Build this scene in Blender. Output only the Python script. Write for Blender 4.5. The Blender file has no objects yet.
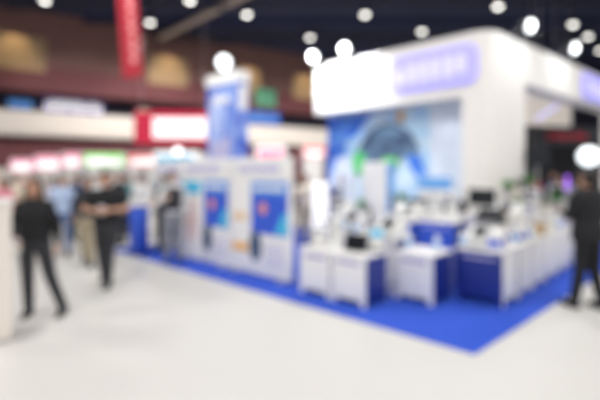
import bpy, bmesh, math, random
from mathutils import Vector, Matrix, Quaternion
random.seed(7)
PI = math.pi
sc = bpy.context.scene
COL = sc.collection

# ------------------------------------------------------------------ camera, world, big lights, exposure
cam_d = bpy.data.cameras.new('camera')
cam = bpy.data.objects.new('camera', cam_d); COL.objects.link(cam)
cam.location = (0, 0, 1.75); cam.rotation_euler = (PI/2, 0, 0)
cam_d.sensor_width = 36; cam_d.lens = 437/600*36
cam_d.shift_y = -28/600
cam_d.clip_end = 200
cam_d.dof.use_dof = True                 # the photograph is focused far too near
cam_d.dof.focus_distance = 0.5
cam_d.dof.aperture_fstop = 1.72
sc.camera = cam
w = bpy.data.worlds.new('hall_air'); sc.world = w; w.use_nodes = True
w.node_tree.nodes['Background'].inputs[0].default_value = (0.88, 0.92, 1.0, 1)
w.node_tree.nodes['Background'].inputs[1].default_value = 0.72
sc.view_settings.view_transform = 'Standard'; sc.view_settings.look = 'None'
sc.view_settings.exposure = -0.55; sc.view_settings.gamma = 1.0
sc.view_settings.use_curve_mapping = False

def spot(name, loc, target, power, color=(1, .96, .9), size=1.6, blend=.6, radius=.2):
    d = bpy.data.lights.new(name, 'SPOT'); d.energy = power; d.color = color
    d.spot_size = size; d.spot_blend = blend; d.shadow_soft_size = radius
    o = bpy.data.objects.new(name, d); COL.objects.link(o); o.location = loc
    o.rotation_euler = (Vector(target)-Vector(loc)).to_track_quat('-Z', 'Y').to_euler()
    return o
# hall lamps that hang behind and beside the camera (those in view are built further down)
for x in (-12, -4, 4, 12):
    for y in (-4, 3.5, 10):
        spot('hall_lamp_light', (x, y, 9.1), (x*.9, y+1.2, 0), 1500, (1, .97, .93), 2.5, .5, .35)

# ------------------------------------------------------------------ materials
def mat(name, col, rough=.6, emit=0, ecol=None, metal=0, noise=0, nscale=8, bump=0, coat=0):
    m = bpy.data.materials.new(name); m.use_nodes = True
    nt = m.node_tree; b = nt.nodes['Principled BSDF']
    b.inputs['Base Color'].default_value = (*col, 1); b.inputs['Roughness'].default_value = rough
    b.inputs['Metallic'].default_value = metal; b.inputs['Coat Weight'].default_value = coat
    if emit:
        b.inputs['Emission Color'].default_value = (*(ecol or col), 1); b.inputs['Emission Strength'].default_value = emit
    if noise or bump:
        tc = nt.nodes.new('ShaderNodeTexCoord'); n = nt.nodes.new('ShaderNodeTexNoise')
        n.inputs['Scale'].default_value = nscale; n.inputs['Detail'].default_value = 4
        nt.links.new(tc.outputs['Object'], n.inputs['Vector'])
        if noise:
            mx = nt.nodes.new('ShaderNodeMix'); mx.data_type = 'RGBA'
            mx.inputs['A'].default_value = (*[c*(1-noise) for c in col], 1)
            mx.inputs['B'].default_value = (*[min(1, c*(1+noise)) for c in col], 1)
            nt.links.new(n.outputs['Fac'], mx.inputs['Factor']); nt.links.new(mx.outputs['Result'], b.inputs['Base Color'])
        if bump:
            bp = nt.nodes.new('ShaderNodeBump'); bp.inputs['Strength'].default_value = bump; bp.inputs['Distance'].default_value = .01
            nt.links.new(n.outputs['Fac'], bp.inputs['Height']); nt.links.new(bp.outputs['Normal'], b.inputs['Normal'])
    return m
M = {}
M['floor'] = mat('pale_polished_floor', (.60, .59, .565), .42, noise=.04, nscale=.6)
M['carpet'] = mat('blue_carpet', (.018, .075, .52), .95, noise=.12, nscale=60, bump=.4)
M['ceiling'] = mat('dark_ceiling', (.016, .022, .065), .9, noise=.2, nscale=.5)
M['truss'] = mat('dark_truss', (.02, .022, .035), .6)
M['duct'] = mat('tan_duct', (.50, .42, .34), .6)
M['maroon'] = mat('maroon_wall', (.17, .055, .062), .8, noise=.12, nscale=.8)
M['brown'] = mat('brown_upper_wall', (.21, .11, .095), .8, noise=.2, nscale=.6)
M['tan'] = mat('tan_plaster', (.42, .29, .17), .8, noise=.1, nscale=1)
M['cream'] = mat('cream_parapet', (.84, .77, .70), .7, noise=.03, nscale=1)
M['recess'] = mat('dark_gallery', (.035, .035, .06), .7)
M['dark'] = mat('black_satin', (.012, .012, .016), .45)
M['charcoal'] = mat('charcoal_plastic', (.04, .042, .05), .4)
M['farwall'] = mat('dark_far_wall', (.03, .03, .055), .9)
M['white'] = mat('white_laminate', (.84, .83, .82), .4)
M['boothwhite'] = mat('booth_white_paint', (.83, .80, .77), .45)
M['palewall'] = mat('pale_blue_print', (.72, .79, .90), .5)
M['plastic'] = mat('white_plastic', (.82, .82, .80), .3, coat=.3)
M['cream_pl'] = mat('ivory_plastic', (.70, .64, .52), .35)
M['grey'] = mat('grey_plastic', (.35, .36, .38), .4)
M['metal'] = mat('brushed_metal', (.55, .55, .57), .35, metal=1)
M['navy'] = mat('navy_blue_laminate', (.010, .027, .22), .35)
M['blue'] = mat('royal_blue_print', (.03, .10, .62), .45)
M['sky'] = mat('sky_blue_print', (.16, .42, .85), .45)
M['cyan'] = mat('cyan_print', (.06, .50, .78), .45)
M['teal'] = mat('teal_print', (.05, .35, .50), .45)
M['slate'] = mat('slate_blue_print', (.05, .09, .17), .5)
def mottled(name, c1, c2, scale, c=.5, wd=.15):
    m = mat(name, c1, .5); nt = m.node_tree; b = nt.nodes['Principled BSDF']
    tc = nt.nodes.new('ShaderNodeTexCoord'); n = nt.nodes.new('ShaderNodeTexNoise'); n.inputs['Scale'].default_value = scale; n.inputs['Detail'].default_value = 2
    rp = nt.nodes.new('ShaderNodeValToRGB'); rp.color_ramp.elements[0].position = c-wd; rp.color_ramp.elements[1].position = c+wd
    rp.color_ramp.elements[0].color = (*c1, 1); rp.color_ramp.elements[1].color = (*c2, 1)
    nt.links.new(tc.outputs['Object'], n.inputs['Vector']); nt.links.new(n.outputs['Fac'], rp.inputs['Fac']); nt.links.new(rp.outputs['Color'], b.inputs['Base Color'])
    return m
M['towerprint'] = mottled('mottled_blue_print', (.04, .11, .58), (.30, .42, .80), 2.2)
M['skyprint'] = mottled('mottled_sky_print', (.36, .62, .90), (.72, .86, .95), 1.6)
M['blueprint'] = mottled('mottled_royal_print', (.03, .14, .68), (.14, .36, .85), 2.0)
M['domeprint'] = mottled('mottled_slate_print', (.06, .10, .19), (.16, .27, .40), 2.2)
M['lav'] = mat('lavender_print', (.50, .48, .72), .5)
M['violet'] = mat('violet_lettering', (.16, .12, .50), .5)
M['orange'] = mat('orange_print', (.85, .45, .12), .5)
M['coral'] = mat('coral_print', (.80, .30, .22), .5)
M['green'] = mat('green_leaf', (.07, .28, .06), .6, noise=.3, nscale=20)
M['olive'] = mat('dark_olive_leaf', (.05, .07, .03), .6, noise=.3, nscale=20)
M['pot'] = mat('grey_pot', (.4, .4, .4), .5)
M['red'] = mat('red_fabric', (.42, .012, .03), .7)
M['redbox'] = mat('red_lightbox', (.55, .01, .05), .4, .35, (.9, .02, .08))
M['pinktext'] = mat('pale_pink_lettering', (.85, .35, .35), .6)
M['lamp'] = mat('lit_lamp_lens', (1, 1, .97), .3, 6.5, (1, .97, .90))
M['flood'] = mat('lit_floodlight_lens', (1, 1, 1), .3, 3.2, (.90, .97, 1))
M['globe'] = mat('lit_round_diffuser', (1, 1, 1), .3, 2.2, (.86, .97, 1))
M['glowwhite'] = mat('lit_white_acrylic', (1, 1, 1), .3, .9, (1, .98, .98))
M['glowpink'] = mat('lit_pink_acrylic', (.8, .2, .35), .3, .8, (1, .25, .42))
M['glowred'] = mat('lit_red_acrylic', (.7, .08, .08), .3, .9, (1, .12, .12))
M['glowgreen'] = mat('lit_green_acrylic', (.1, .6, .03), .3, .9, (.12, .85, .02))
M['glowblue'] = mat('lit_blue_screen', (.1, .3, .8), .3, .35, (.15, .4, .9))
M['glowlav'] = mat('lit_lavender_acrylic', (.45, .42, .95), .3, .45, (.38, .36, 1))
M['glowlav2'] = mat('lit_pale_lavender_letters', (.6, .58, 1), .3, .62, (.62, .60, 1))
M['glowviolet'] = mat('lit_violet_tube', (.5, .2, 1), .3, 1.2, (.4, .12, 1))
M['screen'] = mat('black_glass', (.012, .014, .018), .12)
M['poster_green'] = mat('greyed_green_board', (.12, .36, .22), .6)
M['paper'] = mat('white_paper', (.85, .84, .80), .8)
SKIN = [mat('skin_tone_%s' % n, c, .55) for n, c in (('warm', (.52, .29, .19)), ('tan', (.42, .23, .14)), ('fair', (.62, .40, .29)))]
M['lips'] = mat('lips', (.42, .12, .11), .5)
M['hair'] = mat('black_hair', (.014, .010, .009), .5, bump=.5, nscale=60)
M['hairb'] = mat('brown_hair', (.06, .03, .018), .5, bump=.5, nscale=60)
M['eye'] = mat('dark_eye', (.02, .015, .01), .15)
CLOTH = {}
def cloth(name, c):
    if name not in CLOTH: CLOTH[name] = mat(name + '_cloth', c, .9, noise=.1, nscale=25, bump=.3)
    return CLOTH[name]
CC = dict(black=(.009, .0095, .012), charcoal=(.028, .029, .035), white=(.72, .72, .72), pale_blue=(.42, .52, .72), grey=(.25, .26, .29),
          navy=(.02, .03, .10), khaki=(.40, .34, .24), cream=(.65, .58, .47), pink=(.65, .25, .3), red=(.45, .04, .05), denim=(.07, .12, .25), lilac=(.48, .46, .62), teal=(.08, .28, .32))

# ------------------------------------------------------------------ mesh builder
class MB:
    def __init__(s): s.bm = bmesh.new(); s.mi = 0
    def _mark(s, faces):
        for f in faces: f.material_index = s.mi
    def box(s, x0, x1, y0, y1, z0, z1, bev=0, seg=2, rot=None):
        t = bmesh.new(); bmesh.ops.create_cube(t, size=1)
        for v in t.verts: v.co = Vector(((x0+x1)/2+v.co.x*(x1-x0), (y0+y1)/2+v.co.y*(y1-y0), (z0+z1)/2+v.co.z*(z1-z0)))
        if bev: bmesh.ops.bevel(t, geom=t.edges[:], offset=bev, segments=seg, profile=.5, affect='EDGES')
        if rot is not None: bmesh.ops.transform(t, matrix=rot, verts=t.verts)
        return s._merge(t)
    def _merge(s, t, smooth=False):
        vm = {}
        for v in t.verts: vm[v] = s.bm.verts.new(v.co)
        for f in t.faces:
            try:
                g = s.bm.faces.new([vm[v] for v in f.verts]); g.material_index = s.mi; g.smooth = smooth
            except ValueError: pass
        t.free(); return s
    def cyl(s, p0, p1, r0, r1=None, seg=20, smooth=True):
        r1 = r0 if r1 is None else r1
        p0, p1 = Vector(p0), Vector(p1); d = p1-p0
        t = bmesh.new(); bmesh.ops.create_cone(t, cap_ends=True, segments=seg, radius1=r0, radius2=max(r1, 1e-4), depth=d.length)
        mt = Matrix.Translation((p0+p1)/2) @ d.to_track_quat('Z', 'Y').to_matrix().to_4x4()
        bmesh.ops.transform(t, matrix=mt, verts=t.verts)
        return s._merge(t)
    def ell(s, c, r, rot=None, seg=20):
        if not isinstance(r, (tuple, list)): r = (r, r, r)
        t = bmesh.new(); bmesh.ops.create_uvsphere(t, u_segments=seg, v_segments=max(8, seg*2//3), radius=1)
        m = Matrix.Translation(c) @ (rot.to_4x4() if rot is not None else Matrix.Identity(4)) @ Matrix.Diagonal((*r, 1))
        bmesh.ops.transform(t, matrix=m, verts=t.verts)
        return s._merge(t, True)
    def cap(s, p0, p1, r0, r1, seg=14):
        p0, p1 = Vector(p0), Vector(p1)
        s.ell(p0, r0, seg=seg); s.ell(p1, r1, seg=seg)
        if (p1-p0).length > 1e-4: s.cyl(p0, p1, r0, r1, seg)
        return s
    def lathe(s, prof, c=(0, 0, 0), seg=24):
        rings = []
        for r, z in prof:
            rings.append([s.bm.verts.new((c[0]+max(r, 1e-4)*math.cos(2*PI*k/seg), c[1]+max(r, 1e-4)*math.sin(2*PI*k/seg), c[2]+z)) for k in range(seg)])
        for a, b in zip(rings, rings[1:]):
            for k in range(seg):
                f = s.bm.faces.new((a[k], a[(k+1) % seg], b[(k+1) % seg], b[k])); f.material_index = s.mi; f.smooth = True
        for rg, flip in ((rings[0], True), (rings[-1], False)):
            f = s.bm.faces.new(rg[::-1] if flip else rg); f.material_index = s.mi
        return s
    def prism(s, poly, lo, hi, axis='z'):
        # poly in the plane across the axis; axis y: poly=(x,z), axis z: (x,y), axis x: (y,z)
        def P(p, h):
            return (p[0], p[1], h) if axis == 'z' else ((p[0], h, p[1]) if axis == 'y' else (h, p[0], p[1]))
        a = [s.bm.verts.new(P(p, lo)) for p in poly]; b = [s.bm.verts.new(P(p, hi)) for p in poly]
        fs = [s.bm.faces.new(a), s.bm.faces.new(b)]
        n = len(poly)
        for k in range(n): fs.append(s.bm.faces.new((a[k], a[(k+1) % n], b[(k+1) % n], b[k])))
        s._mark(fs); return s
    def glyphs(s, x0, x1, z0, z1, n, y0, y1, rng=None):
        # unreadable lettering: a row of plain upright marks of uneven width and height
        rng = rng or random; wd = (x1-x0)/n; hh = z1-z0
        for i in range(n):
            a = x0+i*wd+wd*rng.uniform(.05, .12); b = x0+(i+1)*wd-wd*rng.uniform(.08, .2)
            top = z1-hh*rng.choice((0, 0, .22)); bt = z0+hh*rng.choice((0, 0, 0, .12))
            c = min(b-a, top-bt)*.3
            s.prism([(a+c, bt), (b-c, bt), (b, bt+c), (b, top-c), (b-c, top), (a+c, top), (a, top-c), (a, bt+c)], y0, y1, 'y')
        return s
    def loft(s, rings, seg=28):
        rs = [[s.bm.verts.new((rx*math.cos(2*PI*k/seg), y+ry*math.sin(2*PI*k/seg), z)) for k in range(seg)] for z, rx, ry, y in rings]
        for a, b in zip(rs, rs[1:]):
            for k in range(seg): s.bm.faces.new((a[k], a[(k+1) % seg], b[(k+1) % seg], b[k]))
        s.bm.faces.new(rs[0][::-1]); s.bm.faces.new(rs[-1]); return s
    def build(s, name, mats, parent=None, label=None):
        me = bpy.data.meshes.new(name)
        bmesh.ops.recalc_face_normals(s.bm, faces=s.bm.faces[:])
        s.bm.to_mesh(me); s.bm.free()
        for m in (mats if isinstance(mats, (list, tuple)) else [mats]): me.materials.append(m)
        o = bpy.data.objects.new(name, me); COL.objects.link(o)
        if parent: o.parent = parent
        if label: o['label'] = label
        return o

def tag(o, label, cat, group=None):
    o['label'] = label; o['category'] = cat
    if group: o['group'] = group
    return o
def thing(name, label, cat, loc=(0, 0, 0), rz=0, group=None):
    o = bpy.data.objects.new(name, None); COL.objects.link(o); o.empty_display_size = .1
    o.location = loc; o.rotation_euler = (0, 0, rz)
    return tag(o, label, cat, group)
def struct(o): o['kind'] = 'structure'; return o
KIDS = {}
def copy_thing(r, loc, rz, label, group=None):
    c = r.copy(); COL.objects.link(c); c.location = loc; c.rotation_euler = (0, 0, rz); c['label'] = label
    if group: c['group'] = group
    for ch in [o for o in COL.objects if o.parent == r]:
        d = ch.copy(); COL.objects.link(d); d.parent = c
        for g in [o for o in COL.objects if o.parent == ch]:
            e = g.copy(); COL.objects.link(e); e.parent = d
    return c
protos = {}
def use(maker, key, loc, rz, label, group=None):
    """first use builds, later uses copy"""
    if key not in protos:
        o = maker(); o.location = loc; o.rotation_euler = (0, 0, rz); o['label'] = label
        if group: o['group'] = group
        protos[key] = o; return o
    return copy_thing(protos[key], loc, rz, label, group)

# booth frame: a runs back along the left front edge, b back along the right edge
C0 = Vector((1.67, 4.18)); U = Vector((-.722, .692)); V = Vector((.692, .722)); TH = math.atan2(-.692, .722)
def B(a, b, z=0):
    p = C0 + U*a + V*b
    return (p.x, p.y, z)
def inv(x, y):
    d = Vector((x, y))-C0
    return d.dot(U), d.dot(V)

# ------------------------------------------------------------------ the hall shell
m = MB(); m.box(-30, 46, -9, 62, -.2, 0); struct(m.build('floor', M['floor']))
m = MB(); m.box(-30, 46, -9, 62, 10.2, 10.4)
for k in range(18): m.box(-30, 46, -8+k*4, -7.85+k*4, 9.95, 10.2)
struct(m.build('ceiling', M['ceiling']))
WX, WY, WA = -15.1, 22.0, math.atan2(.53, .848)
wallroot = Vector((WX, WY, 0))
def W(s, off=0, z=0):   # a place along the gallery wall, off = metres in front of it
    return (WX+.848*s+.53*off, WY+.53*s-.848*off, z)
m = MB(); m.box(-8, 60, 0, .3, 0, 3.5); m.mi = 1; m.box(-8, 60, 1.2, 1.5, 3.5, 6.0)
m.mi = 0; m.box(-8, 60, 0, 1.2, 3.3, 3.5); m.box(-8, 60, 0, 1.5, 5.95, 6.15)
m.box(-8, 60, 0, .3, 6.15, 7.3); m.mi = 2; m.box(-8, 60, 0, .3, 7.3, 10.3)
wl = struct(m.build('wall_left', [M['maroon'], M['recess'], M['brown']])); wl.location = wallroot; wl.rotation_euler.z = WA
m = MB(); m.box(-8, 60, -.45, -.25, 3.68, 4.88, .03); m.box(-8, 60, -.25, 0, 3.6, 3.75)
o = struct(m.build('trim_1', M['cream'])); o.location = wallroot; o.rotation_euler.z = WA
for i, (s0, s1) in enumerate(((-.8, 2.0), (7.2, 9.6), (12.9, 14.6), (17.2, 19.2))):
    m = MB(); m.box(s0, s1, -.06, .0, 7.0, 8.75, .02)
    o = struct(m.build('trim_%d' % (i+2), M['tan'])); o.location = wallroot; o.rotation_euler.z = WA
    spot('gallery_wash_light', W((s0+s1)/2, 1.6, 9.6), W((s0+s1)/2, 0, 7.8), 260, (1, .78, .45), 1.0, .9, .1)
m = MB(); m.box(18, 46, 0, .3, 0, 10.3); o = struct(m.build('wall_back', M['farwall'])); o.location = (0, 38, 0)
m = MB(); m.box(-46, -8.2, 0, .3, 0, 10.3); o = struct(m.build('wall_far', M['maroon'])); o.location = (14, 60, 0)
# blue carpet of the stand
cA, cB = Vector((1.67, 4.18)), Vector((.728, .686))
pts = [cA, cA+cB*9.5, cA+cB*9.5+U*8.2, cA+U*8.2]
m = MB(); m.prism([(p.x, p.y) for p in pts], .0, .012)
tag(m.build('carpet', M['carpet']), 'royal blue carpet laid under the whole exhibition stand', 'carpet')

# ceiling beam and roof truss
def beam(name, p0, p1, wd, mt, label, cat):
    p0, p1 = Vector(p0), Vector(p1); L = (p1-p0).length
    m = MB(); m.box(0, L, -wd/2, wd/2, -wd/2, wd/2, .03)
    o = m.build(name, mt); o.location = p0; o.rotation_euler = (p1-p0).to_track_quat('X', 'Z').to_euler()
    return tag(o, label, cat)
beam('air_duct', (.6, 16.1, 9.6), (-8.2, 25.6, 9.6), .24, M['duct'], 'long tan duct running diagonally under the dark ceiling', 'duct')
def truss(x0, y0, x1, y1, z, label):
    t = thing('roof_truss', label, 'truss', (x0, y0, z), math.atan2(y1-y0, x1-x0))
    L = math.hypot(x1-x0, y1-y0)
    for (dy, dz) in ((-.25, .2), (.25, .2), (0, -.25)):
        m = MB(); m.cyl((0, dy, dz), (L, dy, dz), .05, seg=8); m.build('chord', M['truss'], t)
    m = MB(); n = int(L/1.0)
    for k in range(n):
        a, b = k*L/n, (k+1)*L/n; c = (a+b)/2
        for dy in (-.25, .25):
            m.cyl((a, dy, .2), (c, 0, -.25), .022, seg=6); m.cyl((c, 0, -.25), (b, dy, .2), .022, seg=6)
        m.cyl((a, -.25, .2), (a, .25, .2), .022, seg=6)
    m.build('lacing', M['truss'], t)
truss(-20, 20.5, 24, 20.5, 9.68, 'nearer dark metal roof truss crossing the ceiling')
truss(-16, 26, 30, 26, 9.68, 'farther dark metal roof truss crossing the ceiling')

# hanging ceiling lamps
def mk_lamp():
    t = thing('ceiling_lamp', '', 'ceiling lamp')
    m = MB(); m.lathe([(.05, .45), (.10, .40), (.12, .16), (.18, .02), (.20, -.02), (.17, -.02), (.17, .0)]); m.build('housing', M['charcoal'], t)
    m = MB(); m.lathe([(.165, -.02), (.16, -.06), (.10, -.10), (.02, -.115)]); m.build('lens', M['lamp'], t)
    m = MB(); m.cyl((0, 0, .44), (0, 0, 1.0), .015, seg=8); m.build('hanger', M['dark'], t)
    return t
LAMPS = [(45, 0, 'topmost lamp at the left, above the dark gallery'), (150, 22, 'just right of the red hanging banner'),
         (120, 43, 'showing left behind the red hanging banner'), (190, 0, 'at the picture top between red banner and tan duct'),
         (247, 14, 'right beside the tan duct'), (310, 37, 'above the two left floodlights of the booth'),
         (365, 14, 'high above the middle of the booth fascia'), (422, 31, 'just above the lavender booth sign'),
         (498, 6, 'straight above the rounded booth corner'), (573, 24, 'upper one of the cluster at the right end'),
         (588, 36, 'middle one of the cluster at the right end'), (600, 50, 'lowest of the cluster at the right edge')]
for px, py, txt in LAMPS:
    Y = (9.2-1.75)*437/(172-py); X = (px-300)/437*Y
    use(mk_lamp, 'lamp', (X, Y, 9.2), 0, 'round lit ceiling lamp ' + txt, 'ceiling lamps')
    spot('ceiling_lamp_light', (X, Y, 9.0), (X*.9, Y+3.5, 0), 1500, (1, .97, .93), 2.4, .6, .3)

# red hanging banner
t = thing('hanging_banner', 'long narrow red banner with pale vertical lettering hanging from the ceiling', 'banner', (-4.98, 13, 4.6), 0)
t.rotation_euler = (0, math.radians(-4), 0)
m = MB(); m.box(-.30, .30, -.008, .008, 0, 5.2); m.build('banner_cloth', M['red'], t)
m = MB(); m.cyl((-.33, 0, 0), (.33, 0, 0), .022, seg=10); m.cyl((-.33, 0, 5.2), (.33, 0, 5.2), .022, seg=10); m.build('rod', M['red'], t)
m = MB()
rg = random.Random(3)
for k in range(9): m.glyphs(-.03, .19, .35+k*.32, .60+k*.32, 1, -.014, -.008, rg)
m.build('lettering', M['pinktext'], t)

# ------------------------------------------------------------------ signs and stalls along the gallery wall
def wallthing(name, label, cat, s, off, z): return thing(name, label, cat, W(s, off, z), WA)
t = wallthing('gallery_sign', 'long lit lilac-white sign in the dark gallery above the cream band', 'sign', 1.85, -.9, 5.02)
m = MB(); m.box(0, 3.1, 0, .15, 0, .85, .02); m.build('sign_box', M['violet'], t)
m = MB(); m.glyphs(.12, 3.0, .15, .7, 12, -.02, 0, random.Random(5)); m.build('lettering', M['glowwhite'], t)
t = wallthing('gallery_screen', 'small dim blue screen in the gallery at the far left', 'screen', .25, -.9, 5.1)
m = MB(); m.box(0, 1.2, 0, .08, 0, .55, .02); m.build('bezel', M['charcoal'], t)
m = MB(); m.box(.05, 1.15, -.01, 0, .05, .5); m.build('display', M['glowblue'], t)
t = wallthing('wall_board', 'muted green board high on the brown wall right of the tower', 'board', 14.1, .12, 6.15)
m = MB(); m.box(0, 1.75, 0, .06, 0, 1.35, .02); m.build('frame', M['charcoal'], t)
m = MB(); m.box(.07, 1.68, -.01, 0, .07, 1.28); m.build('face', M['poster_green'], t)
t = wallthing('blue_wall_sign', 'blue sign over the cream band right of the tower', 'sign', 13.7, -.2, 5.0)
m = MB(); m.box(0, 2.6, 0, .1, 0, .95, .02); m.build('sign_box', M['blue'], t)
m = MB(); m.glyphs(.2, 2.4, .25, .7, 7, -.02, 0, random.Random(8)); m.build('lettering', M['sky'], t)
# small things hung on the gallery rail
t = wallthing('gallery_floodlight', 'pale floodlight standing on the cream gallery band near the red sign', 'floodlight', 6.9, .35, 4.88)
m = MB(); m.box(-.3, .3, -.12, .12, .12, .5, .03); m.build('head', M['cream_pl'], t); m = MB(); m.cyl((0, 0, 0), (0, 0, .13), .04); m.build('foot', M['dark'], t)

# big red lightbox sign
t = thing('hanging_sign', 'big red lightbox sign with glowing white lettering', 'sign', (-7.6, 20, 3.05), math.radians(3))
m = MB(); m.box(0, 3.45, 0, .3, 0, 1.5, .04); m.build('sign_box', M['redbox'], t)
m = MB(); m.glyphs(.85, 3.3, .32, 1.15, 7, -.03, 0, random.Random(11)); m.box(.85, 3.3, -.015, 0, .25, 1.2, 0); m.build('lettering', M['glowwhite'], t)
for x in (.3, 3.15):
    m = MB(); m.cyl((x, .15, 1.5), (x, .15, 6.9), .012, seg=6); m.build('cable', M['metal'], t)

def stall(x0, x1, y, ztop, h, frame, face, letters, label, seed, wallc='white', n=6):
    wd = x1-x0
    t = thing('exhibition_stall', label, 'stall', (x0, y, 0), 0)
    m = MB(); m.box(0, wd, 0, .12, ztop-h, ztop, .015); m.build('fascia', frame, t)
    m = MB(); m.box(.06, wd-.06, -.012, 0, ztop-h+.05, ztop-.05); m.build('sign_face', face, t)
    m = MB(); m.glyphs(.12, wd-.12, ztop-h+.12, ztop-.14, n, -.024, -.012, random.Random(seed)); m.box(.12, wd-.12, -.016, -.012, ztop-h+.09, ztop-h+.3); m.build('lettering', letters, t)
    for x in (.03, wd-.03):
        for yy in (.06, 1.9):
            m = MB(); m.box(x-.03, x+.03, yy-.03, yy+.03, 0, ztop-(h if yy < 1 else 0)); m.build('post', M['metal'], t)
    m = MB(); m.box(0, wd, 1.93, 1.98, 0, ztop); m.build('back_panel', M[wallc], t)
    m = MB(); m.box(.25, wd-.25, .35, .8, 0, .95, .02); m.build('counter', M['white'], t)
    return t
stall(-11.5, -10.5, 17.3, 2.28, .55, M['white'], M['glowpink'], M['glowwhite'], 'small stall with pink and green sign at the far left', 1, n=4)
stall(-10.4, -9.35, 17.1, 2.42, .62, M['white'], M['glowpink'], M['glowwhite'], 'stall under a pinkish red sign behind the woman in black', 2)
stall(-9.25, -8.5, 17, 2.5, .60, M['white'], M['glowpink'], M['glowwhite'], 'narrow stall with a pink lit sign left of the green sign', 3, n=4)
stall(-8.42, -6.8, 17, 2.5, .56, M['white'], M['glowgreen'], M['glowwhite'], 'stall under the bright green lit sign', 4)
stall(-6.72, -5.4, 17.0, 2.46, .52, M['white'], M['glowred'], M['glowwhite'], 'stall under the red and white sign right of the green one', 5)
stall(-5.2, -3.6, 15.5, 2.5, .5, M['white'], M['glowwhite'], M['cyan'], 'white stall behind the person in the dark vest', 6)
stall(-1.9, -.6, 18.5, 2.9, .7, M['white'], M['glowwhite'], M['glowpink'], 'white lit stall seen just right of the tower', 7)
stall(.1, 1.2, 20.5, 3.0, .6, M['white'], M['glowred'], M['glowwhite'], 'stall with red and white sign left of the booth fascia', 9)
# long gallery-side partition behind the left crowd
m = MB(); m.box(0, 8.6, 0, .1, 0, 1.9, .01)
o = m.build('partition_wall', M['cream']); o.location = (-19.8, 18.6, 0); tag(o, 'low cream partition behind the crowd at the far left', 'partition')

# bright lamp over the white stall
def floodlight(name, loc, rz, arm, label, tilt=35, power=120, tgt=None, r=.13):
    t = thing(name, label, 'floodlight', loc, rz)
    q = Matrix.Rotation(math.radians(tilt), 4, 'X')
    def X(p): return tuple(q @ Vector(p))
    m = MB(); m.cyl(X((0, .16, 0)), X((0, -.02, 0)), r*.55, r, 24); m.build('head', M['charcoal'], t)
    m = MB(); m.ell(X((0, -.03, 0)), (r*.95, r*.5, r*.95), q.to_3x3()); m.build('lens', M['flood'], t)
    m = MB(); m.cyl((0, .1, 0), tuple(arm), .018, seg=8); m.build('arm', M['metal'], t)
    return t
t = floodlight('stand_floodlight', (-3.35, 12.0, 2.32), 0, (0, .15, -2.32), 'bright white floodlight on a pole behind the vested person', 0, r=.11)

# ------------------------------------------------------------------ the big white booth
PC = Vector((3.48, 8.0))           # outer corner of the booth column
D2 = Vector((.766, .6435))
bt = thing('exhibition_booth', 'large white exhibition booth with rounded corner and lavender lit signs', 'booth', (PC.x, PC.y, 0), 0)
def P2(t, s): return U*t + D2*s
def rounded(poly, idx, r, n=10):
    out = []
    for i, p in enumerate(poly):
        if i not in idx: out.append(p); continue
        a, b = poly[i-1], poly[(i+1) % len(poly)]
        da, db = (a-p).normalized(), (b-p).normalized()
        s0, s1 = p+da*r, p+db*r
        for k in range(n+1):
            t = k/n; out.append((s0*(1-t)**2)+(p*(2*t*(1-t)))+(s1*t*t))
    return out
zt, zb, zb2 = 4.39, 3.20, 3.55
# column
poly = rounded([P2(.53, 0), P2(0, 0), P2(0, 1.47), P2(.53, 1.3)], (1,), .38)
m = MB(); m.prism([tuple(p) for p in poly], .012, zt-.0); m.build('column', M['boothwhite'], bt)
# front fascia
th = .58
poly = rounded([P2(4.37, 0), P2(.53, 0), P2(.53, 0)+V*th, P2(4.37, 0)+V*th], (0,), .12, 6)
poly = [tuple(p) for p in poly]
m = MB(); m.prism(poly, zb, zt); fas = m.build('fascia', M['boothwhite'], bt)
poly = [tuple(p) for p in (P2(0, 1.47), P2(0, 8.5), P2(.45, 8.5), P2(.45, 1.47))]
m = MB(); m.prism(poly, zb2, zt); fas2 = m.build('fascia', M['boothwhite'], bt, 'side fascia running back on the right')
# back wall
q0 = P2(0, 0)+V*.62; 
def bw(a0, a1, z0, z1, off=.0, d=.1):
    # slab on the wall plane; a measured from the column corner along U, off in front
    return [tuple(p) for p in (U*a0+V*(th+.0-off), U*a1+V*(th-off), U*a1+V*(th+d-off), U*a0+V*(th+d-off))], z0, z1
p, z0, z1 = bw(.53, 4.37, .012, zb); m = MB(); m.prism(p, z0, z1); m.build('back_wall', M['palewall'], bt)
poly = [tuple(p) for p in (P2(0, 8.0), P2(0, 8.5), P2(.45, 8.5), P2(.45, 8.0))]
m = MB(); m.prism(poly, .012, zb2); m.build('column', M['boothwhite'], bt)
# graphics printed on the back wall: flat panels in the wall frame
def wallpanel(name, mt, label, polyaz, lay, bmat=None, parent=None, mats=None):
    """polyaz: outline in (distance left of the corner, height)"""
    m = MB(); m.prism([(-a, z) for a, z in polyaz], -.012*lay-.012, -.012*lay, 'y')
    o = m.build(name, mt, parent or bt, label); return o
pl0 = U*0+V*th
def place_wall(o):
    o.location = (pl0.x, pl0.y, 0); o.rotation_euler = (0, 0, TH); return o
def ellipse(cx, cz, rx, rz, n=32, a0=0, a1=2*PI): return [(cx+rx*math.cos(a0+(a1-a0)*k/n), cz+rz*math.sin(a0+(a1-a0)*k/n)) for k in range(n + (0 if a1-a0 > 6.28 else 1))]
big = place_wall(wallpanel('graphic_panel', M['skyprint'], 'wide sky blue printed wall graphic', [(1.5, .9), (4.36, .9), (4.36, 3.17), (1.5, 3.17)], 0))
def sub(name, mt, poly, lay, label):
    dx = 0 if lay == 1 else .55
    m = MB(); m.prism([(-a+dx, z) for a, z in poly], -.012*lay-.012, -.012*lay, 'y'); return m.build(name, mt, big, label)
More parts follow.
